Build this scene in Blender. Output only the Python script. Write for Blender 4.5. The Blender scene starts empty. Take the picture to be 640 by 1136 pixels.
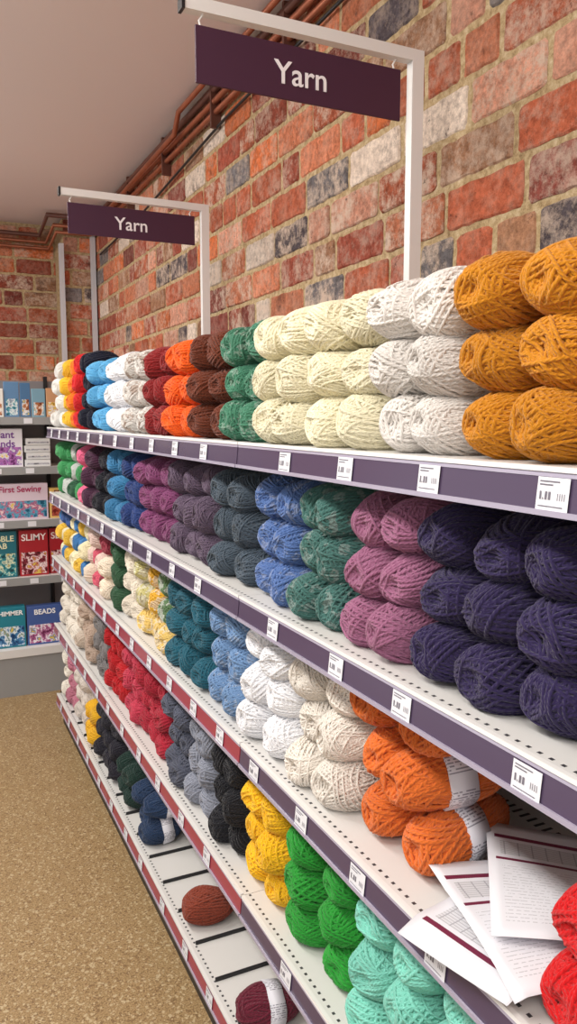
import bpy, bmesh, math, random
import numpy as np
from mathutils import Vector, Matrix
random.seed(7); np.random.seed(7)
sc = bpy.context.scene
COL = sc.collection
try:
    sc.view_settings.view_transform = 'Standard'
except Exception: pass

def lin(c):
    return tuple(((v/255.0)/12.92 if v/255.0 <= 0.04045 else ((v/255.0+0.055)/1.055)**2.4) for v in c[:3])

# ---------------------------------------------------------------- materials
def new_mat(name, col=(200,200,200), rough=0.6, metal=0.0, spec=0.5):
    m = bpy.data.materials.new(name); m.use_nodes = True
    b = m.node_tree.nodes['Principled BSDF']
    b.inputs['Base Color'].default_value = (*lin(col), 1)
    b.inputs['Roughness'].default_value = rough
    b.inputs['Metallic'].default_value = metal
    b.inputs['Specular IOR Level'].default_value = spec
    return m
def N(m, t, **kw):
    n = m.node_tree.nodes.new(t)
    for k, v in kw.items(): setattr(n, k, v)
    return n
def L(m, a, b): m.node_tree.links.new(a, b)
def bsdf(m): return m.node_tree.nodes['Principled BSDF']
def math_n(m, op, a, b=None, c=None):
    n = N(m, 'ShaderNodeMath', operation=op)
    for i, v in enumerate((a, b, c)):
        if v is None: continue
        if isinstance(v, (int, float)): n.inputs[i].default_value = v
        else: L(m, v, n.inputs[i])
    return n.outputs[0]
def mix_n(m, fac, a, b, mode='MIX'):
    n = N(m, 'ShaderNodeMix', data_type='RGBA', blend_type=mode)
    for idx, v in ((0, fac), (6, a), (7, b)):
        if isinstance(v, (int, float)): n.inputs[idx].default_value = v
        elif isinstance(v, tuple): n.inputs[idx].default_value = (*v, 1)
        else: L(m, v, n.inputs[idx])
    return n.outputs[2]
def noise_n(m, scale, detail=3, vec=None, rough=0.5):
    n = N(m, 'ShaderNodeTexNoise'); n.inputs['Scale'].default_value = scale
    n.inputs['Detail'].default_value = detail; n.inputs['Roughness'].default_value = rough
    if vec is not None: L(m, vec, n.inputs['Vector'])
    return n
def ramp_n(m, fac, stops):
    r = N(m, 'ShaderNodeValToRGB'); e = r.color_ramp.elements
    while len(e) < len(stops): e.new(0.5)
    for i, (p, c) in enumerate(stops):
        e[i].position = p; e[i].color = (*c, 1)
    L(m, fac, r.inputs[0]); return r.outputs[0]
def bump(m, h, strength=0.3, dist=0.01):
    b = N(m, 'ShaderNodeBump'); b.inputs['Strength'].default_value = strength
    b.inputs['Distance'].default_value = dist
    L(m, h, b.inputs['Height']); L(m, b.outputs[0], bsdf(m).inputs['Normal'])
def objco(m):
    return N(m, 'ShaderNodeTexCoord').outputs['Object']

# yarn : colour comes from object colour, alpha controls marl amount
M_YARN = new_mat('yarn_wool', rough=0.95, spec=0.08)
oi = N(M_YARN, 'ShaderNodeObjectInfo')
uv = N(M_YARN, 'ShaderNodeTexCoord').outputs['UV']
sx = N(M_YARN, 'ShaderNodeSeparateXYZ'); L(M_YARN, uv, sx.inputs[0])
tw = math_n(M_YARN, 'SINE', math_n(M_YARN, 'MULTIPLY', math_n(M_YARN, 'ADD', math_n(M_YARN, 'MULTIPLY', sx.outputs[0], 44.0), math_n(M_YARN, 'MULTIPLY', sx.outputs[1], 3.0)), 6.28318))
nz = noise_n(M_YARN, 420, 3, objco(M_YARN), 0.7)
nzb = noise_n(M_YARN, 45, 2, objco(M_YARN))
marl = math_n(M_YARN, 'SUBTRACT', 1.0, oi.outputs['Alpha'])
mk = math_n(M_YARN, 'GREATER_THAN', math_n(M_YARN, 'ADD', nzb.outputs[0], math_n(M_YARN, 'MULTIPLY', marl, 0.35)), 0.62)
mk = math_n(M_YARN, 'MULTIPLY', mk, math_n(M_YARN, 'MINIMUM', math_n(M_YARN, 'MULTIPLY', marl, 1.6), 0.85))
c0 = mix_n(M_YARN, mk, oi.outputs['Color'], (0.75, 0.73, 0.70))
shade = math_n(M_YARN, 'ADD', 0.76, math_n(M_YARN, 'ADD', math_n(M_YARN, 'MULTIPLY', tw, 0.07), math_n(M_YARN, 'MULTIPLY', nz.outputs[0], 0.48)))
vm = N(M_YARN, 'ShaderNodeVectorMath', operation='SCALE'); L(M_YARN, c0, vm.inputs[0]); L(M_YARN, shade, vm.inputs['Scale'])
L(M_YARN, vm.outputs[0], bsdf(M_YARN).inputs['Base Color'])
bsdf(M_YARN).inputs['Sheen Weight'].default_value = 0.14
bsdf(M_YARN).inputs['Sheen Roughness'].default_value = 0.6
bump(M_YARN, math_n(M_YARN, 'ADD', math_n(M_YARN, 'MULTIPLY', tw, 0.9), math_n(M_YARN, 'MULTIPLY', nz.outputs[0], 2.6)), 0.45, 0.0011)

def paper_band_mat():
    m = new_mat('yarn_paper_band', rough=0.45)
    uv = N(m, 'ShaderNodeTexCoord').outputs['UV']
    s = N(m, 'ShaderNodeSeparateXYZ'); L(m, uv, s.inputs[0])
    u, v = s.outputs[0], s.outputs[1]
    lines = math_n(m, 'GREATER_THAN', math_n(m, 'SINE', math_n(m, 'MULTIPLY', u, 420)), 0.1)
    cmb = N(m, 'ShaderNodeCombineXYZ'); L(m, math_n(m,'MULTIPLY',math_n(m,'FLOOR',math_n(m,'MULTIPLY',u,66.8)),0.37), cmb.inputs[0]); L(m, math_n(m,'MULTIPLY',v,6.0), cmb.inputs[1])
    n = noise_n(m, 3, 1, cmb.outputs[0])
    wordz = math_n(m, 'GREATER_THAN', n.outputs[0], 0.47)
    blk = math_n(m, 'GREATER_THAN', math_n(m, 'SINE', math_n(m, 'MULTIPLY', u, 31)), -0.2)
    f = math_n(m, 'MULTIPLY', math_n(m, 'MULTIPLY', lines, wordz), math_n(m, 'MULTIPLY', blk, 0.7))
    L(m, mix_n(m, f, lin((215,214,222)), lin((78,70,92))), bsdf(m).inputs['Base Color'])
    return m
M_BAND = paper_band_mat()

M_WHITE = new_mat('powder_coat_white', (226,224,222), 0.4)
M_GREYP = new_mat('powder_coat_grey', (150,150,150), 0.5)
M_DARK = new_mat('dark_plastic', (22,22,26), 0.45)
M_PURPLE = new_mat('ticket_strip_purple', (80,66,90), 0.2)
M_RED = new_mat('ticket_strip_red', (154,58,74), 0.22)
M_LIP = new_mat('clear_strip_edge', (168,161,180), 0.2)
M_LABEL = new_mat('label_card', (226,226,232), 0.5)
M_INK = new_mat('label_ink', (110,106,118), 0.5)
M_SIGN = new_mat('sign_aubergine', (66,32,56), 0.42)
M_SIGNT = new_mat('sign_lettering', (238,234,238), 0.5)
M_COPPER = new_mat('copper_pipe_metal', (176,106,78), 0.4, 0.6)
M_PIPED = new_mat('brown_pipe_paint', (104,62,50), 0.5)
M_TRUNK = new_mat('white_trunking', (205,205,210), 0.5)
for mm in (M_COPPER, M_PIPED):
    n = noise_n(mm, 14, 4, objco(mm)); base = bsdf(mm).inputs['Base Color'].default_value[:3]
    L(mm, mix_n(mm, n.outputs[0], tuple(v*0.55 for v in base), tuple(min(1, v*1.25) for v in base)), bsdf(mm).inputs['Base Color'])

# shelf surface with slots near front edge
M_SHELF = new_mat('slotted_shelf_metal', (214,212,208), 0.42)
s = N(M_SHELF, 'ShaderNodeSeparateXYZ'); L(M_SHELF, objco(M_SHELF), s.inputs[0])
fy = math_n(M_SHELF, 'FRACT', math_n(M_SHELF, 'MULTIPLY', s.outputs[1], 50.0))
sl = math_n(M_SHELF, 'LESS_THAN', fy, 0.35)
xa = math_n(M_SHELF, 'MULTIPLY', math_n(M_SHELF, 'GREATER_THAN', s.outputs[0], 0.676), math_n(M_SHELF, 'LESS_THAN', s.outputs[0], 0.682))
xb = math_n(M_SHELF, 'MULTIPLY', math_n(M_SHELF, 'GREATER_THAN', s.outputs[0], 1.02), math_n(M_SHELF, 'LESS_THAN', s.outputs[0], 1.045))
hole = math_n(M_SHELF, 'MULTIPLY', sl, math_n(M_SHELF, 'MAXIMUM', xa, xb))
L(M_SHELF, mix_n(M_SHELF, hole, lin((216,214,211)), lin((60,58,62))), bsdf(M_SHELF).inputs['Base Color'])

# brick
M_BRICK = new_mat('reclaimed_brick', rough=0.92, spec=0.15)
at = N(M_BRICK, 'ShaderNodeAttribute', attribute_name='bcol')
co = objco(M_BRICK)
n1 = noise_n(M_BRICK, 8, 6, co, 0.7); n2 = noise_n(M_BRICK, 48, 8, co, 0.78); n3 = noise_n(M_BRICK, 13, 8, co, 0.82)
n4 = noise_n(M_BRICK, 30, 6, co, 0.8)
cb = mix_n(M_BRICK, ramp_n(M_BRICK, n2.outputs[0], [(0.36, (0,0,0)), (0.62, (1,1,1))]), (0.62,0.55,0.52), (1.38,1.33,1.28))
cb = mix_n(M_BRICK, 1.0, at.outputs['Color'], cb, 'MULTIPLY')
ww = ramp_n(M_BRICK, n3.outputs[0], [(0.45, (0,0,0)), (0.60, (0.8,0.8,0.8))])
wf = math_n(M_BRICK, 'MULTIPLY', ww, at.outputs['Alpha'])
cb = mix_n(M_BRICK, wf, cb, lin((222,198,178)))
dk = ramp_n(M_BRICK, n1.outputs[0], [(0.30, (0.7,0.7,0.7)), (0.41, (0,0,0))])
cb = mix_n(M_BRICK, dk, cb, lin((88,66,60)))
pit = ramp_n(M_BRICK, n4.outputs[0], [(0.33, (0.75,0.75,0.75)), (0.39, (0,0,0))])
cb = mix_n(M_BRICK, pit, cb, lin((64,46,42)))
L(M_BRICK, cb, bsdf(M_BRICK).inputs['Base Color'])
bump(M_BRICK, math_n(M_BRICK, 'ADD', n2.outputs[0], n3.outputs[0]), 0.8, 0.011)
M_MORTAR = new_mat('lime_mortar', (158,134,100), 0.95, spec=0.1)
n2 = noise_n(M_MORTAR, 55, 7, objco(M_MORTAR), 0.75)
L(M_MORTAR, ramp_n(M_MORTAR, n2.outputs[0], [(0.3, lin((130,106,76))), (0.48, lin((190,164,124))), (0.7, lin((224,206,172)))]), bsdf(M_MORTAR).inputs['Base Color'])
bump(M_MORTAR, n2.outputs[0], 0.8, 0.012)

M_CEIL = new_mat('ceiling_paint', (236,226,226), 0.85)
M_FLOOR = new_mat('speckled_vinyl', (160,130,85), 0.5)
co = objco(M_FLOOR)
n1 = noise_n(M_FLOOR, 190, 3, co, 0.7); n2 = noise_n(M_FLOOR, 3, 3, co)
v = N(M_FLOOR, 'ShaderNodeTexVoronoi'); v.inputs['Scale'].default_value = 150; L(M_FLOOR, co, v.inputs['Vector'])
cf = ramp_n(M_FLOOR, n1.outputs[0], [(0.33, lin((104,80,52))), (0.47, lin((154,126,86))), (0.58, lin((172,144,102))), (0.7, lin((206,186,150)))])
sv = N(M_FLOOR, 'ShaderNodeSeparateXYZ'); L(M_FLOOR, v.outputs['Color'], sv.inputs[0])
cf = mix_n(M_FLOOR, math_n(M_FLOOR, 'MULTIPLY', math_n(M_FLOOR, 'GREATER_THAN', sv.outputs[0], 0.87), 0.6), cf, lin((106,74,44)))
cf = mix_n(M_FLOOR, math_n(M_FLOOR, 'MULTIPLY', math_n(M_FLOOR, 'LESS_THAN', sv.outputs[1], 0.12), 0.6), cf, lin((212,194,158)))
cf = mix_n(M_FLOOR, math_n(M_FLOOR, 'MULTIPLY', n2.outputs[0], 0.15), cf, lin((120,96,62)))
L(M_FLOOR, cf, bsdf(M_FLOOR).inputs['Base Color'])

# ---------------------------------------------------------------- mesh helpers
def link(o, parent=None):
    COL.objects.link(o)
    if parent is not None:
        o.parent = parent
        o.matrix_parent_inverse = Matrix.Translation(-parent.location)
    return o
def empty(name, loc=(0,0,0)):
    e = bpy.data.objects.new(name, None); e.location = loc; e.empty_display_size = 0.05
    COL.objects.link(e); return e
class MB:
    """mesh builder collecting boxes / quads with materials, world coordinates"""
    def __init__(s): s.v=[]; s.f=[]; s.m=[]; s.mats=[]
    def mi(s, mat):
        if mat not in s.mats: s.mats.append(mat)
        return s.mats.index(mat)
    def box(s, x0,x1,y0,y1,z0,z1, mat):
        b=len(s.v); k=s.mi(mat)
        s.v += [(x0,y0,z0),(x1,y0,z0),(x1,y1,z0),(x0,y1,z0),(x0,y0,z1),(x1,y0,z1),(x1,y1,z1),(x0,y1,z1)]
        for q in ((0,3,2,1),(4,5,6,7),(0,1,5,4),(1,2,6,5),(2,3,7,6),(3,0,4,7)):
            s.f.append(tuple(b+i for i in q)); s.m.append(k)
    def poly(s, pts, mat):
        b=len(s.v); s.v += [tuple(p) for p in pts]; s.f.append(tuple(range(b,b+len(pts)))); s.m.append(s.mi(mat))
    def prism(s, prof, y0, y1, mat):
        b=len(s.v); n=len(prof); k=s.mi(mat)
        s.v += [(p[0],y0,p[1]) for p in prof]+[(p[0],y1,p[1]) for p in prof]
        for i in range(n):
            j=(i+1)%n; s.f.append((b+i,b+j,b+n+j,b+n+i)); s.m.append(k)
        s.f.append(tuple(b+i for i in range(n))[::-1]); s.m.append(k)
        s.f.append(tuple(b+n+i for i in range(n))); s.m.append(k)
    def obj(s, name, parent=None, bevel=0.0):
        me=bpy.data.meshes.new(name); me.from_pydata(s.v,[],s.f)
        for m in s.mats: me.materials.append(m)
        me.polygons.foreach_set('material_index', s.m); me.update()
        bm=bmesh.new(); bm.from_mesh(me); bmesh.ops.recalc_face_normals(bm, faces=bm.faces[:]); bm.to_mesh(me); bm.free()
        o=bpy.data.objects.new(name, me); link(o,parent)
        if bevel:
            md=o.modifiers.new('bev','BEVEL'); md.width=bevel; md.segments=2; md.limit_method='ANGLE'
        return o
def box_obj(name, b, mat, parent=None, bevel=0.0):
    m=MB(); m.box(*b, mat); return m.obj(name, parent, bevel)
def text_obj(name, body, loc, rot, size, mat, parent=None, align='CENTER', extrude=0.0008, bold=0.0):
    cu=bpy.data.curves.new(name,'FONT'); cu.body=body; cu.size=size; cu.align_x=align; cu.align_y='CENTER'
    cu.extrude=extrude; cu.offset=bold; cu.materials.append(mat)
    o=bpy.data.objects.new(name,cu); o.location=loc; o.rotation_euler=rot
    return link(o,parent)
def pipe(name, pts, r, mat, parent=None):
    cu=bpy.data.curves.new(name,'CURVE'); cu.dimensions='3D'; cu.bevel_depth=r; cu.bevel_resolution=4; cu.resolution_u=6
    sp=cu.splines.new('BEZIER'); sp.bezier_points.add(len(pts)-1)
    for bp,p in zip(sp.bezier_points,pts):
        bp.co=p; bp.handle_left_type=bp.handle_right_type='VECTOR'
    cu.materials.append(mat); cu.use_fill_caps=True
    o=bpy.data.objects.new(name,cu); return link(o,parent)

# ---------------------------------------------------------------- constants
CZ = 1.74
XF, XB, XW = 0.66, 1.12, 1.25
Y0, YE = -0.35, 4.45
SZ = [CZ-0.060, CZ-0.413, CZ-0.768, CZ-1.153, CZ-1.563]   # shelf surfaces
CEIL = 3.14
FARY = 6.2

# ---------------------------------------------------------------- room
box_obj('floor', (-2.6, XW+0.25, -2.0, FARY+0.2, -0.1, 0.0), M_FLOOR)
box_obj('ceiling', (-2.6, XW+0.25, -2.0, FARY+0.2, CEIL, CEIL+0.1), M_CEIL)

PAL = [((178,98,72),6),((156,82,66),5),((192,120,90),4),((206,150,128),3.5),((134,72,64),2.5),((84,78,84),1.8),
       ((122,120,124),1.3),((216,204,192),2.0),((158,118,92),2),((200,112,70),3.5)]
PC=[p[0] for p in PAL]; PW=[p[1] for p in PAL]
def brick_wall(name, org, ud, nd, length, z0, z1, thick=0.15, uoff=0.0):
    """org: point on face at u=0; ud: unit along; nd: outward normal"""
    ud=Vector(ud); nd=Vector(nd); org=Vector(org)
    V=[];F=[];MI=[];C=[]
    def P(u,z,n): 
        q=org+ud*u+nd*n; return (q.x,q.y,z)
    V += [P(0,z0,-thick),P(length,z0,-thick),P(length,z1,-thick),P(0,z1,-thick),P(0,z0,0),P(length,z0,0),P(length,z1,0),P(0,z1,0)]
    for q in ((0,1,2,3),(4,5,6,7),(0,1,5,4),(1,2,6,5),(2,3,7,6),(3,0,4,7)):
        F.append(q); MI.append(1); C.append((1,1,1,1))
    rh=0.116; mort=0.017; z=z0; r=0
    while z < z1-0.02:
        zt=min(z+rh-mort, z1-0.004)
        u=-random.uniform(0,0.12)-(0.13 if r%2 else 0)
        hdr = (r%4==2)
        while u<length:
            w = 0.135 if (hdr and random.random()<0.7 or random.random()<0.12) else 0.262
            w*=random.uniform(0.93,1.06)
            a=max(u,0.003); e=min(u+w,length-0.003)
            if e-a>0.03 and zt-z>0.03:
                col=lin(random.choices(PC,PW)[0]); k=random.uniform(0.8,1.25)
                wash=random.choice([0.25,0.5,0.8,1.15])
                col=tuple(min(1,c*k) for c in col)+(wash,)
                pr=random.uniform(0.003,0.008); j=lambda s=0.0024: random.uniform(-s,s)
                tlt=random.uniform(-0.002,0.002)
                c=[random.uniform(0.004,0.012) for _ in range(4)]
                nh=max(2,int((e-a)/0.025)); nvv=3
                ol=[]
                for t in range(nh+1): ol.append((a+c[0]+(e-a-c[0]-c[1])*t/nh, z+j()))
                for t in range(nvv+1): ol.append((e+j(), z+c[1]+(zt-z-c[1]-c[2])*t/nvv))
                for t in range(nh+1): ol.append((e-c[2]-(e-a-c[2]-c[3])*t/nh, zt+j()))
                for t in range(nvv+1): ol.append((a+j(), zt-c[3]-(zt-z-c[3]-c[0])*t/nvv))
                n_o=len(ol); ch=0.0045; cu_=(a+e)/2; czc=(z+zt)/2; hw=(e-a)/2; hh=(zt-z)/2
                i0=len(V)
                for (uu,zz) in ol: V.append(P(uu,zz,-0.005))
                for (uu,zz) in ol: V.append(P(uu,zz,pr-0.004+j(0.0012)))
                for (uu,zz) in ol: V.append(P(cu_+(uu-cu_)*(1-ch/hw), czc+(zz-czc)*(1-ch/hh), pr+j(0.0005)+tlt*(uu-cu_)/hw))
                for t in range(n_o):
                    n_=(t+1)%n_o
                    F.append((i0+t,i0+n_,i0+n_o+n_,i0+n_o+t)); F.append((i0+n_o+t,i0+n_o+n_,i0+2*n_o+n_,i0+2*n_o+t))
                F.append(tuple(range(i0+2*n_o,i0+3*n_o)))
                for _ in range(2*n_o+1): MI.append(0); C.append(col)
            u+=w+mort
        z+=rh; r+=1
    me=bpy.data.meshes.new(name); me.from_pydata(V,[],F); me.materials.append(M_BRICK); me.materials.append(M_MORTAR)
    me.polygons.foreach_set('material_index',MI)
    ca=me.color_attributes.new('bcol','FLOAT_COLOR','CORNER'); buf=[]
    for p in me.polygons: buf += list(C[p.index])*p.loop_total
    ca.data.foreach_set('color',buf)
    bm=bmesh.new(); bm.from_mesh(me); bmesh.ops.recalc_face_normals(bm, faces=bm.faces[:]); bm.to_mesh(me); bm.free()
    return link(bpy.data.objects.new(name,me))
brick_wall('wall_right', (XW,-1.2,0), (0,1,0), (-1,0,0), FARY+1.2, 0, CEIL)
brick_wall('wall_far', (-2.6,FARY,0), (1,0,0), (0,-1,0), 2.6+XW, 0, CEIL)
brick_wall('wall_pier', (1.02,5.85,0), (1,0,0), (0,-1,0), XW-1.02, 0, CEIL-0.02, thick=0.34)

# pipes
pz=[CEIL-0.035, CEIL-0.085, CEIL-0.125, CEIL-0.17]
pg=empty('ceiling_pipework',(1.2,3,CEIL-0.1))
pipe('pipe_a',[(1.215,-1,pz[0]),(1.215,5.62,pz[0]),(1.21,5.70,pz[0]),(0.9,5.72,pz[0]),(0.9,6.1,pz[0]-0.06),(-2.4,6.1,pz[0]-0.06)],0.016,M_PIPED,pg)
pipe('pipe_b',[(1.215,-1,pz[1]),(1.215,5.66,pz[1]),(1.2,5.76,pz[1]),(0.95,5.78,pz[1]),(0.95,6.13,pz[1]-0.05),(-2.4,6.13,pz[1]-0.05)],0.013,M_COPPER,pg)
pipe('pipe_c',[(1.222,-1,pz[2]),(1.222,5.7,pz[2]),(1.2,5.79,pz[2]),(0.97,5.80,pz[2]),(0.97,6.15,pz[2]-0.05),(-2.4,6.15,pz[2]-0.05)],0.012,M_COPPER,pg)
pipe('pipe_d',[(1.16,-1,pz[0]+0.005),(1.16,3.6,pz[0]+0.005),(1.17,3.7,pz[0]-0.06),(1.18,5.6,pz[0]-0.08)],0.012,M_COPPER,pg)
pipe('cable_e',[(1.228,1.8,pz[3]+0.02),(1.228,3.2,pz[3]-0.01),(1.228,4.6,pz[3]-0.10),(1.228,5.6,pz[3]-0.12)],0.006,M_DARK,pg)
pm=MB()
for k in range(8):
    yy=0.4+k*0.72
    pm.box(1.20,1.245,yy,yy+0.015,CEIL-0.19,CEIL-0.01,M_PIPED)
pm.obj('pipe_clips',pg)
box_obj('trim_1',(0.985,1.015,5.79,5.835,1.0,CEIL-0.2),M_TRUNK)
box_obj('trim_2',(1.205,1.235,5.79,5.835,1.0,CEIL-0.1),M_TRUNK)

# ---------------------------------------------------------------- gondola
g=empty('gondola_shelving',(0.9,2.0,0))
joints=[Y0,0.15,1.65,3.15,YE]
for i,z in enumerate(SZ):
    mb=MB()
    for a,b in zip(joints[:-1],joints[1:]):
        mb.box(XF+0.006,XB,a+0.001,b-0.001,z-0.028,z,M_SHELF)
    mb.obj('shelf_board_%d'%(i+1),g)
    st=MB()
    for a,b in zip(joints[:-1],joints[1:]):
        red = (i>=2 and a>=1.6)
        m=M_RED if red else M_PURPLE
        a2,b2=a+0.003,b-0.003
        st.prism([(XF+0.006,z+0.003),(XF-0.002,z+0.003),(XF-0.003,z-0.003),(XF+0.006,z-0.003)],a2,b2,M_WHITE)
        st.prism([(XF+0.006,z-0.003),(XF-0.001,z-0.003),(XF-0.002,z-0.009),(XF+0.006,z-0.009)],a2,b2,M_LIP)
        st.prism([(XF+0.006,z-0.009),(XF-0.001,z-0.009),(XF-0.005,z-0.048),(XF+0.006,z-0.048)],a2,b2,m)
        st.prism([(XF+0.006,z-0.048),(XF-0.009,z-0.047),(XF-0.009,z-0.054),(XF+0.006,z-0.055)],a2,b2,M_LIP)
    st.obj('ticket_strip_%d'%(i+1),g)
    lb=MB()
    y=0.165+random.uniform(0,0.05) if i else 0.17
    while y<YE-0.05:
        jj=y+random.uniform(-0.02,0.02)*(0 if i==0 else 1)
        w=0.050; zt=z-0.008-random.uniform(0,0.003); zb=zt-0.039
        if not any(abs(jj+w/2-q)<0.04 for q in joints):
            xt=XF-0.0035; xb=XF-0.0075
            lb.poly([(xt,jj,zt),(xt,jj+w,zt),(xb,jj+w,zb),(xb,jj,zb)],M_LABEL)
            def ink(u0,u1,v0,v1):
                X=lambda v: xt+(xb-xt)*v-0.0006
                Z=lambda v: zt+(zb-zt)*v
                lb.poly([(X(v0),jj+w*(1-u0),Z(v0)),(X(v0),jj+w*(1-u1),Z(v0)),(X(v1),jj+w*(1-u1),Z(v1)),(X(v1),jj+w*(1-u0),Z(v1))],M_INK)
            ink(0.08,0.7,0.10,0.14); ink(0.08,0.5,0.20,0.24)
            ink(0.10,0.16,0.42,0.66); ink(0.20,0.23,0.60,0.66); ink(0.27,0.34,0.42,0.66); ink(0.38,0.45,0.42,0.66)
            for q in range(4): ink(0.66+q*0.07,0.68+q*0.07,0.45,0.66)
            ink(0.08,0.85,0.84,0.87)
        y+=0.24 if i!=2 else 0.22
    lb.obj('price_labels_%d'%(i+1),g)
fr=MB()
for y in joints:
    fr.box(XB+0.002,XB+0.06,y-0.015,y+0.015,0.0,CZ+0.05,M_WHITE)
    for z in SZ[:4]:
        fr.poly([(XB,y-0.004,z-0.03),(XF+0.1,y-0.004,z-0.03),(XB,y-0.004,z-0.10)],M_WHITE)
fr.obj('uprights',g)
box_obj('back_panel',(XB-0.004,XB+0.002,Y0,YE,0.1,SZ[0]-0.03),new_mat('back_panel_paint',(110,106,108),0.6),g)
box_obj('base_plinth',(XF+0.03,XB,Y0,YE,0.0,SZ[4]-0.03),M_DARK,g)
dv=MB()
y=0.2
while y<YE:
    dv.box(XF+0.02,XB-0.02,y,y+0.006,SZ[4],SZ[4]+0.010,M_DARK); y+=0.17
for y in (0.80,0.885,0.97):
    dv.box(XF+0.16,XB-0.02,y,y+0.006,SZ[2],SZ[2]+0.01,M_DARK)
dv.obj('shelf_dividers',g)

# hanging signs
for y in (1.65,3.15):
    s=empty('hanging_yarn_sign',(0.85,y,2.5))
    mb=MB(); top=CZ+0.855
    mb.box(XB-0.018,XB+0.014,y-0.012,y+0.012,SZ[0]+0.001,top,M_WHITE)
    mb.box(0.545,XB-0.018,y-0.012,y+0.012,top-0.026,top,M_WHITE)
    mb.box(0.538,0.545,y-0.014,y+0.014,top-0.028,top+0.002,M_DARK)
    mb.obj('frame',s)
    mb=MB(); mb.box(0.57,1.075,y-0.003,y+0.003,CZ+0.692,CZ+0.806,M_SIGN); mb.obj('panel',s,0.001)
    text_obj('lettering','Yarn',(0.815,y-0.0045,CZ+0.744),(math.pi/2,0,0),0.068,M_SIGNT,s,bold=0.0006)
    for xx in (0.585,1.06):
        pipe('hook',[(xx,y,CZ+0.795),(xx-0.006,y,CZ+0.815),(xx+0.005,y,CZ+0.832)],0.0022,M_WHITE,s)

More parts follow.
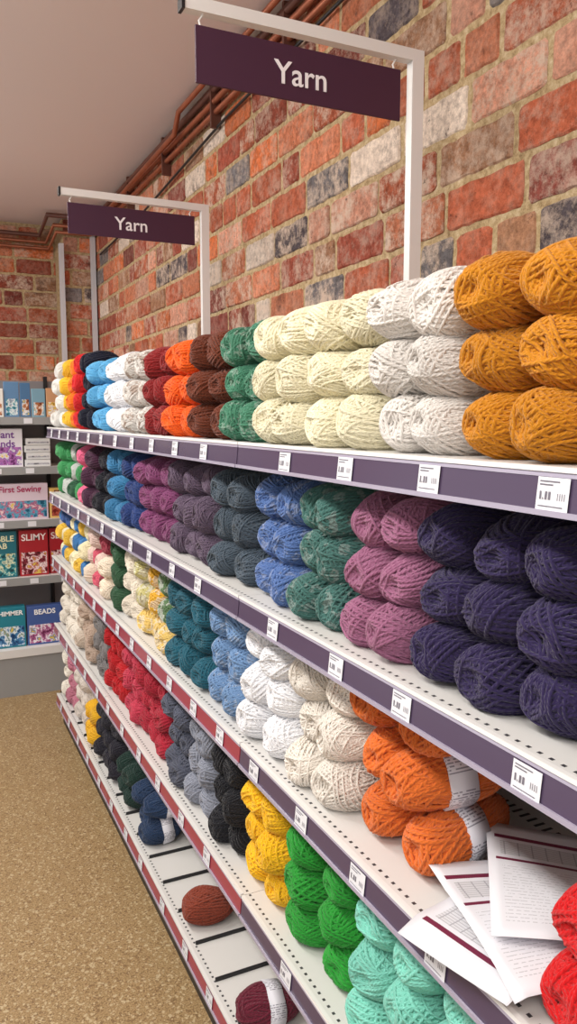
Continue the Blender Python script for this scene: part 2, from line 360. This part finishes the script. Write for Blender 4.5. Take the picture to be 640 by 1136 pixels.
# ---------------------------------------------------------------- yarn balls
def make_ball(name, seed, a=0.085,b=0.060,c=0.050, rad=0.0033, spacing=0.120, per=6, nb=20, band=None, segs=36):
    rng=np.random.RandomState(seed); sides=5
    ph=rng.uniform(0,6.28,6)
    taper=rng.uniform(-0.08,0.08)
    def surf(P,kk=1.0):
        P=np.asarray(P); r=np.sqrt(P[...,1]**2+P[...,2]**2)+1e-6
        k=r**0.84/r
        lump=1+0.045*np.sin(2.3*P[...,1]+ph[0]+1.7*P[...,0])+0.035*np.sin(3.1*P[...,2]+ph[1]-2.2*P[...,0])+0.03*np.sin(4.2*P[...,0]+ph[2]+2.5*P[...,1])
        x=P[...,0]*a*(1-0.22*np.exp(-(r/0.25)**2))*(1+0.05*np.sin(3*P[...,1]+ph[3]))
        tp=1+taper*P[...,0]
        return np.stack([x,P[...,1]*k*b*lump*tp,P[...,2]*k*c*lump*tp],-1)*kk
    Fq=[];UVs=[];MI=[]; V=[]
    nu,nv=20,12
    for i in range(nv+1):
        th=math.pi*i/nv
        for j in range(nu):
            p_=2*math.pi*j/nu
            V.append((math.cos(th),math.sin(th)*math.cos(p_),math.sin(th)*math.sin(p_)))
    allV=[surf(np.array(V),0.86)]
    for i in range(nv):
        for j in range(nu):
            Fq.append((i*nu+j,i*nu+(j+1)%nu,(i+1)*nu+(j+1)%nu,(i+1)*nu+j)); MI.append(0); UVs += [0,0]*4
    base=len(V)
    phi=rng.uniform(0,6.28)
    for k in range(nb):
        outer = k>=nb-6
        phi+=2.399+rng.uniform(-0.35,0.35)
        tilt=math.radians(rng.uniform(48,88))
        n=np.array([math.cos(tilt),math.sin(tilt)*math.cos(phi),math.sin(tilt)*math.sin(phi)])
        e1=np.cross(n,[0.3,0.5,0.8]); e1/=np.linalg.norm(e1); e2=np.cross(n,e1)
        lay=0.895+0.125*k/nb
        off=rng.uniform(-0.34,0.34); drift=rng.uniform(-0.2,0.2); dph=rng.uniform(0,6.28)
        sp_=spacing*(rng.uniform(1.05,1.45) if outer else rng.uniform(0.95,1.15)); pp_=per+rng.randint(-1,2)-(1 if outer else 0)
        fan=rng.uniform(-0.25,0.25)
        for s_ in range(pp_):
            q_=(s_-(pp_-1)/2)
            t=np.linspace(0,2*np.pi,segs,endpoint=False)
            h=off+q_*sp_*(1+fan*np.sin(t+dph))+rng.uniform(-0.02,0.02)
            h=h+drift*np.sin(t+dph)*0.5+0.016*np.sin(3*t+rng.uniform(0,6))+0.013*np.sin(5*t+rng.uniform(0,6))
            h=np.clip(h,-0.93,0.93); q=np.sqrt(1-h*h)
            P=h[:,None]*n+q[:,None]*(np.cos(t)[:,None]*e1+np.sin(t)[:,None]*e2)
            l=lay+0.012*np.sin(2*t+rng.uniform(0,6))+rng.uniform(-0.014,0.014)
            S=surf(P)*l[:,None]
            T=np.roll(S,-1,0)-np.roll(S,1,0); T/=np.linalg.norm(T,axis=1)[:,None]
            O=S/np.array([a*a,b*b,c*c]); O/=np.linalg.norm(O,axis=1)[:,None]
            B=np.cross(T,O); B/=np.linalg.norm(B,axis=1)[:,None]; O=np.cross(B,T)
            rr=rad*rng.uniform(0.82,1.12)
            ring=[S+rr*(math.cos(2*math.pi*m/sides)*O*0.92+math.sin(2*math.pi*m/sides)*B) for m in range(sides)]
            allV.append(np.stack(ring,1).reshape(-1,3))
            for i in range(segs):
                i2=(i+1)%segs
                for m in range(sides):
                    m2=(m+1)%sides
                    Fq.append((base+i*sides+m,base+i*sides+m2,base+i2*sides+m2,base+i2*sides+m)); MI.append(0)
                    u0,u1=i/segs,(i+1)/segs; v0,v1=m/sides,(m+1)/sides
                    UVs += [u0,v0,u0,v1,u1,v1,u1,v0]
            base+=segs*sides
    if band:
        x0,x1=band; nn=48
        R=[]
        for (x,kk) in ((x0,0.97),(x0,1.13),(x1,1.13),(x1,0.97)):
            px=x/a; r=math.sqrt(max(0,1-min(abs(px)*0.75,0.9)**2))**0.84
            for j in range(nn):
                an=2*math.pi*j/nn; w_=1+0.012*math.sin(3*an+ph[0])+0.01*math.sin(7*an+ph[1])
                R.append((x+0.001*math.sin(5*an),b*r*kk*w_*math.cos(an),c*r*kk*w_*math.sin(an)))
        allV.append(np.array(R))
        for i in range(3):
            for j in range(nn):
                j2=(j+1)%nn
                Fq.append((base+i*nn+j,base+i*nn+j2,base+(i+1)*nn+j2,base+(i+1)*nn+j)); MI.append(1)
                ua,ub=j/nn,(j+1)/nn; va,vb=i/3,(i+1)/3
                UVs += [ua,va,ub,va,ub,vb,ua,vb]
        base+=4*nn
    V=np.concatenate(allV)
    me=bpy.data.meshes.new(name); me.from_pydata(V.tolist(),[],Fq)
    me.materials.append(M_YARN); me.materials.append(M_BAND)
    me.polygons.foreach_set('material_index',MI)
    me.polygons.foreach_set('use_smooth',[True]*len(Fq))
    ul=me.uv_layers.new(name='UVMap'); ul.data.foreach_set('uv',UVs); me.update()
    return me
BALLS=[make_ball('yarn_ball_mesh_%d'%i,i+1) for i in range(8)]
FINE=[make_ball('yarn_fine_mesh_%d'%i,i+21,rad=0.0027,spacing=0.096,per=7) for i in range(4)]
CHUNK=[make_ball('yarn_chunky_mesh_%d'%i,i+41,a=0.125,b=0.057,c=0.053,rad=0.0038,spacing=0.130,per=6,band=(-0.030,0.018)) for i in range(3)]
BANDED=[make_ball('yarn_banded_mesh_%d'%i,i+51,b=0.057,c=0.047,band=(-0.005,0.037)) for i in range(3)]

def yarn(name, shelf, y0, y1, cols, rows=3, deep=2, marl=0.0, meshes=None, pitch=0.119, rp=0.091, xs=0.764, dx=0.182, half=0.047):
    meshes=meshes or BALLS
    if isinstance(cols,tuple): cols=[cols]
    n=max(1,round((y1-y0)/pitch)); p=(y1-y0)/n
    z=SZ[shelf]
    e=empty(name,(xs,(y0+y1)/2,z))
    for d in range(deep):
        for k in range(n):
            col=cols[(k*len(cols))//n] if len(cols)<=n else random.choice(cols)
            for r in range(rows):
                me=random.choice(meshes)
                o=bpy.data.objects.new('ball_%d_%d_%d'%(d+1,k+1,r+1),me)
                o.location=(xs+d*dx+random.uniform(-0.014,0.016)+0.003*r, y0+p*(k+0.5)+random.uniform(-0.010,0.010), z+half+r*rp+random.uniform(-0.002,0.003))
                fl=math.pi if random.random()<0.5 else 0
                zf=0 if me in CHUNK or me in BANDED else (math.pi if random.random()<0.5 else 0)
                o.rotation_euler=(fl+random.uniform(-0.25,0.25),random.uniform(-0.10,0.10),zf+random.uniform(-0.24,0.24))
                sc_=p/0.119; o.scale=(random.uniform(0.94,1.02),min(sc_,1.06)*random.uniform(0.95,1.01),random.uniform(0.97,1.03))
                if len(cols)>n or len(cols)>3: col=random.choice(cols)
                kv=random.uniform(0.9,1.08); lc=lin(col)
                o.color=(min(1,lc[0]*kv),min(1,lc[1]*kv),min(1,lc[2]*kv),1.0-marl)
                link(o,e)
    return e
# --- top shelf
yarn('mustard_yarn_balls',0,0.34,0.93,(194,126,26))
yarn('pearl_white_yarn_balls',0,0.935,1.165,(218,212,206))
yarn('cream_yarn_balls',0,1.17,1.635,(232,224,194))
yarn('sage_green_yarn_balls',0,1.64,1.86,(70,128,102),marl=0.12)
yarn('brown_yarn_balls',0,1.865,2.10,(104,48,28))
yarn('bright_orange_yarn_balls',0,2.105,2.34,(232,94,24))
yarn('dark_red_yarn_balls',0,2.345,2.58,(138,32,34))
yarn('speckled_yarn_balls',0,2.585,2.83,(176,160,150),marl=0.5)
yarn('snow_white_yarn_balls',0,2.835,3.20,(238,238,242),rp=0.098)
yarn('sky_blue_yarn_balls',0,3.205,3.50,(92,168,214),rp=0.1)
yarn('midnight_yarn_balls',0,3.505,3.69,(24,26,44),rows=4,rp=0.083)
yarn('scarlet_yarn_balls',0,3.695,3.87,(204,28,34),rows=4,rp=0.083)
yarn('tangerine_yarn_balls',0,3.875,4.02,(240,120,24),rows=4,rp=0.083)
yarn('golden_yarn_balls',0,4.025,4.2,(244,196,50),rows=4,rp=0.083)
yarn('white_yarn_balls',0,4.205,4.43,(232,230,226),rows=4,rp=0.083)
# --- second shelf
yarn('indigo_yarn_balls',1,0.44,1.02,(46,36,74))
yarn('mauve_yarn_balls',1,1.025,1.25,(152,96,126))
yarn('teal_green_yarn_balls',1,1.255,1.455,(66,108,102),marl=0.1)
yarn('heather_blue_yarn_balls',1,1.46,1.68,(82,110,164),marl=0.1)
yarn('slate_yarn_balls',1,1.685,1.97,(70,82,94),meshes=FINE)
yarn('plum_grey_yarn_balls',1,1.975,2.32,(96,80,100),meshes=FINE+BANDED[:1])
yarn('magenta_yarn_balls',1,2.325,2.70,(126,64,106))
yarn('blue_yarn_balls',1,2.705,3.15,[(40,62,118),(60,124,168)])
yarn('charcoal_yarn_balls',1,3.155,3.38,(26,26,36))
yarn('pink_yarn_balls',1,3.385,3.80,[(70,36,60),(232,112,150)])
yarn('mixed_green_yarn_balls',1,3.805,4.43,[(196,200,196),(64,150,90),(48,92,66),(90,170,110)])
# --- third shelf
yarn('red_yarn_balls',2,0.46,0.705,(206,24,28),rows=2,rp=0.098)
yarn('orange_yarn_balls',2,0.975,1.215,(214,108,44),rows=3,deep=1,meshes=CHUNK,xs=0.805,rp=0.104,half=0.054)
yarn('off_white_yarn_balls',2,1.225,1.475,(228,220,210),meshes=FINE)
yarn('cotton_white_yarn_balls',2,1.48,1.74,(236,236,240))
yarn('light_blue_yarn_balls',2,1.745,1.98,(106,138,178),marl=0.12)
yarn('teal_yarn_balls',2,1.985,2.34,(32,90,108))
yarn('variegated_yarn_balls',2,2.345,2.75,[(220,168,48),(200,192,130),(90,120,80),(222,190,110)],marl=0.3)
yarn('ecru_yarn_balls',2,2.755,2.98,(222,212,196))
yarn('moss_green_yarn_balls',2,2.985,3.2,(50,86,60))
yarn('rose_yarn_balls',2,3.205,3.65,[(226,200,190),(206,88,110),(150,52,70),(236,220,200)])
yarn('pastel_yarn_balls',2,3.655,4.43,[(70,130,190),(236,226,190),(232,190,70),(60,90,150)])
# --- fourth shelf
yarn('aqua_yarn_balls',3,0.60,1.20,(128,204,186))
yarn('bright_green_yarn_balls',3,1.205,1.50,(42,150,52))
yarn('yellow_yarn_balls',3,1.505,1.76,(238,184,26))
yarn('black_yarn_balls',3,1.765,1.97,(28,28,34))
yarn('grey_yarn_balls',3,1.975,2.42,[(140,144,158),(84,88,104)])
yarn('crimson_yarn_balls',3,2.425,2.98,[(170,36,56),(190,60,82)])
yarn('cherry_red_yarn_balls',3,2.985,3.3,(180,26,34))
yarn('beige_yarn_balls',3,3.305,3.95,[(120,116,116),(178,156,140),(206,190,174)])
yarn('ivory_yarn_balls',3,3.955,4.43,(228,220,208))
# --- bottom shelf
yarn('maroon_yarn_balls',4,1.64,1.77,(100,30,48),rows=1,deep=1,meshes=BANDED)
yarn('rust_yarn_balls',4,2.10,2.23,(140,64,46),rows=1,deep=1)
yarn('denim_yarn_balls',4,2.62,2.86,(40,60,92),rows=2,deep=2,meshes=BANDED)
yarn('forest_green_yarn_balls',4,2.90,3.14,(30,54,48),rows=2,meshes=BANDED)
yarn('dark_grey_yarn_balls',4,3.16,3.56,(38,36,46),rows=3,meshes=BANDED)
yarn('amber_yarn_balls',4,3.58,3.80,(228,176,40),rows=2)
yarn('blush_yarn_balls',4,3.82,4.43,[(214,204,196),(190,120,140),(232,226,214)],rows=3)

# ---------------------------------------------------------------- papers on third shelf
def sheet_mat():
    m=new_mat('printed_sheet',(228,228,232),0.5)
    uv=N(m,'ShaderNodeTexCoord').outputs['UV']; s=N(m,'ShaderNodeSeparateXYZ'); L(m,uv,s.inputs[0])
    def band(o,a,b): return math_n(m,'MULTIPLY',math_n(m,'GREATER_THAN',o,a),math_n(m,'LESS_THAN',o,b))
    u,v=s.outputs[0],s.outputs[1]
    c=mix_n(m,math_n(m,'MULTIPLY',band(v,0.84,0.875),band(u,0.06,0.94)),lin((224,224,230)),lin((110,28,60)))
    c=mix_n(m,math_n(m,'MULTIPLY',band(v,0.60,0.625),band(u,0.06,0.94)),c,lin((110,28,60)))
    grid=math_n(m,'MAXIMUM',math_n(m,'GREATER_THAN',math_n(m,'SINE',math_n(m,'MULTIPLY',v,330)),0.8),math_n(m,'GREATER_THAN',math_n(m,'SINE',math_n(m,'MULTIPLY',u,60)),0.95))
    t=math_n(m,'MULTIPLY',band(v,0.66,0.81),band(u,0.1,0.9))
    c=mix_n(m,math_n(m,'MULTIPLY',t,0.3),c,lin((180,178,176)))
    c=mix_n(m,math_n(m,'MULTIPLY',math_n(m,'MULTIPLY',t,grid),0.55),c,lin((110,108,120)))
    t2=math_n(m,'MULTIPLY',band(v,0.1,0.56),band(u,0.1,0.9))
    ln=math_n(m,'GREATER_THAN',math_n(m,'SINE',math_n(m,'MULTIPLY',v,260)),0.75)
    n=noise_n(m,40,1,uv)
    tx=math_n(m,'MULTIPLY',math_n(m,'MULTIPLY',ln,math_n(m,'GREATER_THAN',n.outputs[0],0.47)),t2)
    c=mix_n(m,math_n(m,'MULTIPLY',tx,0.35),c,lin((90,88,100)))
    L(m,c,bsdf(m).inputs['Base Color']); return m
M_SHEET=sheet_mat()
def sheet(name,parent,cx,cy,z,ang,w=0.21,h=0.297,lift=0.02):
    nx,ny=12,16; V=[];F=[];U=[]
    ca,sa=math.cos(ang),math.sin(ang)
    for j in range(ny+1):
        for i in range(nx+1):
            u=i/nx; v=j/ny; lx=(u-0.5)*w; ly=(v-0.5)*h
            x=cx+lx*ca-ly*sa; y=cy+lx*sa+ly*ca
            zz=z+lift*(math.sin(v*3.0+u*1.5)*0.5+0.5)+lift*0.7*max(0,v-0.75)*2
            if x<XF: zz-= (XF-x)*0.45
            V.append((x,y,zz)); U.append((u,v))
    for j in range(ny):
        for i in range(nx):
            a=j*(nx+1)+i; F.append((a,a+1,a+nx+2,a+nx+1))
    me=bpy.data.meshes.new(name); me.from_pydata(V,[],F); me.materials.append(M_SHEET)
    ul=me.uv_layers.new(name='UVMap')
    for p in me.polygons:
        p.use_smooth=True
        for li in p.loop_indices: ul.data[li].uv=U[me.loops[li].vertex_index]
    o=bpy.data.objects.new(name,me); link(o,parent)
    md=o.modifiers.new('s','SOLIDIFY'); md.thickness=0.0006
    return o
pp=empty('printed_price_sheets',(0.8,0.82,SZ[2]))
sheet('sheet_1',pp,0.78,0.835,SZ[2]+0.010,math.radians(98),lift=0.016)
sheet('sheet_2',pp,0.785,0.815,SZ[2]+0.028,math.radians(-14),lift=0.02)
sheet('sheet_3',pp,0.855,0.835,SZ[2]+0.048,math.radians(-38),lift=0.024)

# ---------------------------------------------------------------- far display unit
d=empty('display_shelving',(0.2,5.2,0))
DZ=[CZ-0.005,1.43,1.10,0.74,0.30]
mb=MB()
for z in DZ[:4]:
    mb.box(-1.2,1.18,5.05,5.43,z-0.03,z,M_WHITE); mb.box(-1.2,1.18,5.038,5.05,z-0.045,z+0.002,M_GREYP)
mb.box(-1.2,1.18,5.0,5.43,0.25,0.30,M_WHITE)
mb.box(-1.2,1.18,5.01,5.43,0.0,0.25,M_GREYP)
mb.box(-1.2,1.18,5.43,5.45,0.0,1.97,new_mat('pegboard_grey',(128,124,126),0.6))
for x in (-1.2,-0.2,0.8): mb.box(x-0.012,x+0.012,5.41,5.43,0.3,2.0,M_DARK)
for z in DZ[:4]:
    for k in range(12):
        x=-1.1+k*0.19; mb.box(x,x+0.05,5.035,5.038,z-0.038,z-0.006,M_LABEL)
mb.obj('unit',d)
def kit(name,x0,x1,z,h,col,words=None,wc=(255,255,255),panel=None,depth=0.06,y=5.1,ts=0.05):
    e=empty(name,((x0+x1)/2,y,z)); m=new_mat(name+'_card',col,0.4)
    mb=MB(); mb.box(x0,x1,y,y+depth,z,z+h,m); mb.obj('carton',e,0.003)
    if panel:
        pm_=new_mat(name+'_art',panel,0.4); n=noise_n(pm_,26,4,objco(pm_),0.6)
        L(pm_,ramp_n(pm_,n.outputs[0],[(0.36,lin(tuple(max(0,c-90) for c in panel))),(0.46,lin(panel)),(0.53,lin(wc)),(0.60,lin(col)),(0.66,lin((230,200,90)))]),bsdf(pm_).inputs['Base Color'])
        mb=MB(); mb.box(x0+0.010,x1-0.010,y-0.001,y,z+0.012,z+h*0.52,pm_)
        mb.obj('picture',e)
    if words:
        tm=new_mat(name+'_print',wc,0.5)
        for i,w in enumerate(words):
            text_obj('title',w,((x0+x1)/2,y-0.002,z+h*(0.84)-i*ts*0.9),(math.pi/2,0,0),ts,tm,e,bold=0.001)
rb=random.Random(3)
x=-0.3
for k in range(14):
    w_=rb.uniform(0.055,0.09)
    c=rb.choice([(90,130,170),(220,210,205),(196,190,180),(120,160,180),(210,225,230),(70,110,150),(228,226,220),(200,150,110)])
    p=rb.choice([(230,190,90),(90,150,90),(60,150,170),(200,90,110),(180,110,60)])
    kit('pattern_booklet',x,x+w_,DZ[0],rb.uniform(0.16,0.215),c,None,(236,236,230),p,0.02,y=5.08+rb.uniform(0,0.03))
    x+=w_+0.006
kit('bands_craft_kit',0.37,0.605,DZ[1],0.235,(236,232,240),['Giant','Bands'],(120,60,150),(190,120,190),ts=0.062)
for k in range(4):
    kit('boxed_stitching_kit',0.615+0.01*(k%2),0.77,DZ[1]+k*0.044,0.042,(222,222,222),None,(150,150,160),(190,188,196),depth=0.12)
kit('knitting_kit',0.10,0.36,DZ[1],0.22,(230,170,70),['KNIT'],(255,255,255),(220,90,60))
kit('sewing_craft_kit',0.41,0.745,DZ[2],0.225,(226,206,220),['First Sewing'],(180,50,100),(90,170,200),ts=0.052)
kit('sewing_craft_kit',0.06,0.395,DZ[2],0.215,(90,160,190),['Felt Fun'],(255,255,255),(230,120,90),ts=0.05)
kit('wool_felt_kit',0.755,0.90,DZ[2],0.19,(230,190,110),['FELT'],(120,60,50),(190,90,70),ts=0.045)
kit('bubble_lab_kit',0.345,0.545,DZ[3],0.29,(30,112,128),['BUBBLE','LAB'],(240,240,200),(40,150,160),ts=0.05)
kit('slime_kit',0.56,0.735,DZ[3],0.29,(176,32,44),['SLIMY'],(255,240,240),(150,40,60),ts=0.058)
kit('slime_kit',0.745,0.915,DZ[3],0.29,(176,32,44),['SLIMY'],(255,240,240),(150,40,60),ts=0.058,y=5.12)
kit('painting_kit',0.38,0.575,DZ[4],0.26,(30,130,150),['SHIMMER'],(255,255,255),(70,140,190),y=5.06,ts=0.04)
kit('beads_kit',0.585,0.80,DZ[4],0.25,(70,96,160),['BEADS'],(255,255,255),(190,110,160),y=5.06,ts=0.045)
kit('painting_kit',0.13,0.37,DZ[4],0.2,(210,80,60),['PAINT'],(255,255,255),(90,170,80),y=5.06,ts=0.05)

# ---------------------------------------------------------------- lights
M_LED=new_mat('led_diffuser',(255,255,255)); bsdf(M_LED).inputs['Emission Color'].default_value=(1,0.97,0.93,1); bsdf(M_LED).inputs['Emission Strength'].default_value=2.0
for y in (-0.9,0.9,2.7,4.5):
    e=empty('ceiling_light_panel',(-0.65,y,CEIL-0.03))
    mb=MB(); mb.box(-0.95,-0.35,y-0.6,y+0.6,CEIL-0.03,CEIL,M_WHITE); mb.box(-0.93,-0.37,y-0.58,y+0.58,CEIL-0.034,CEIL-0.03,M_LED); mb.obj('fitting',e)
    ld=bpy.data.lights.new('panel_light','AREA'); ld.shape='RECTANGLE'; ld.size=0.55; ld.size_y=1.15; ld.energy=65; ld.color=(1,0.965,0.91)
    lo=bpy.data.objects.new('panel_light',ld); lo.location=(-0.65,y,CEIL-0.04); lo.rotation_euler=(0,math.radians(-12),0)
    link(lo,e)
w=bpy.data.worlds.new('World'); sc.world=w; w.use_nodes=True
w.node_tree.nodes['Background'].inputs[0].default_value=(1.0,0.98,0.96,1); w.node_tree.nodes['Background'].inputs[1].default_value=0.80

# ---------------------------------------------------------------- camera
cd=bpy.data.cameras.new('camera'); cd.sensor_fit='AUTO'; cd.sensor_width=36; cd.lens=27.57; cd.clip_start=0.02
cam=bpy.data.objects.new('camera',cd); cam.location=(0,0,CZ)
cam.rotation_euler=(math.radians(90-6.95),0,math.radians(-25.44)); COL.objects.link(cam); sc.camera=cam
print('objects',len(bpy.data.objects))
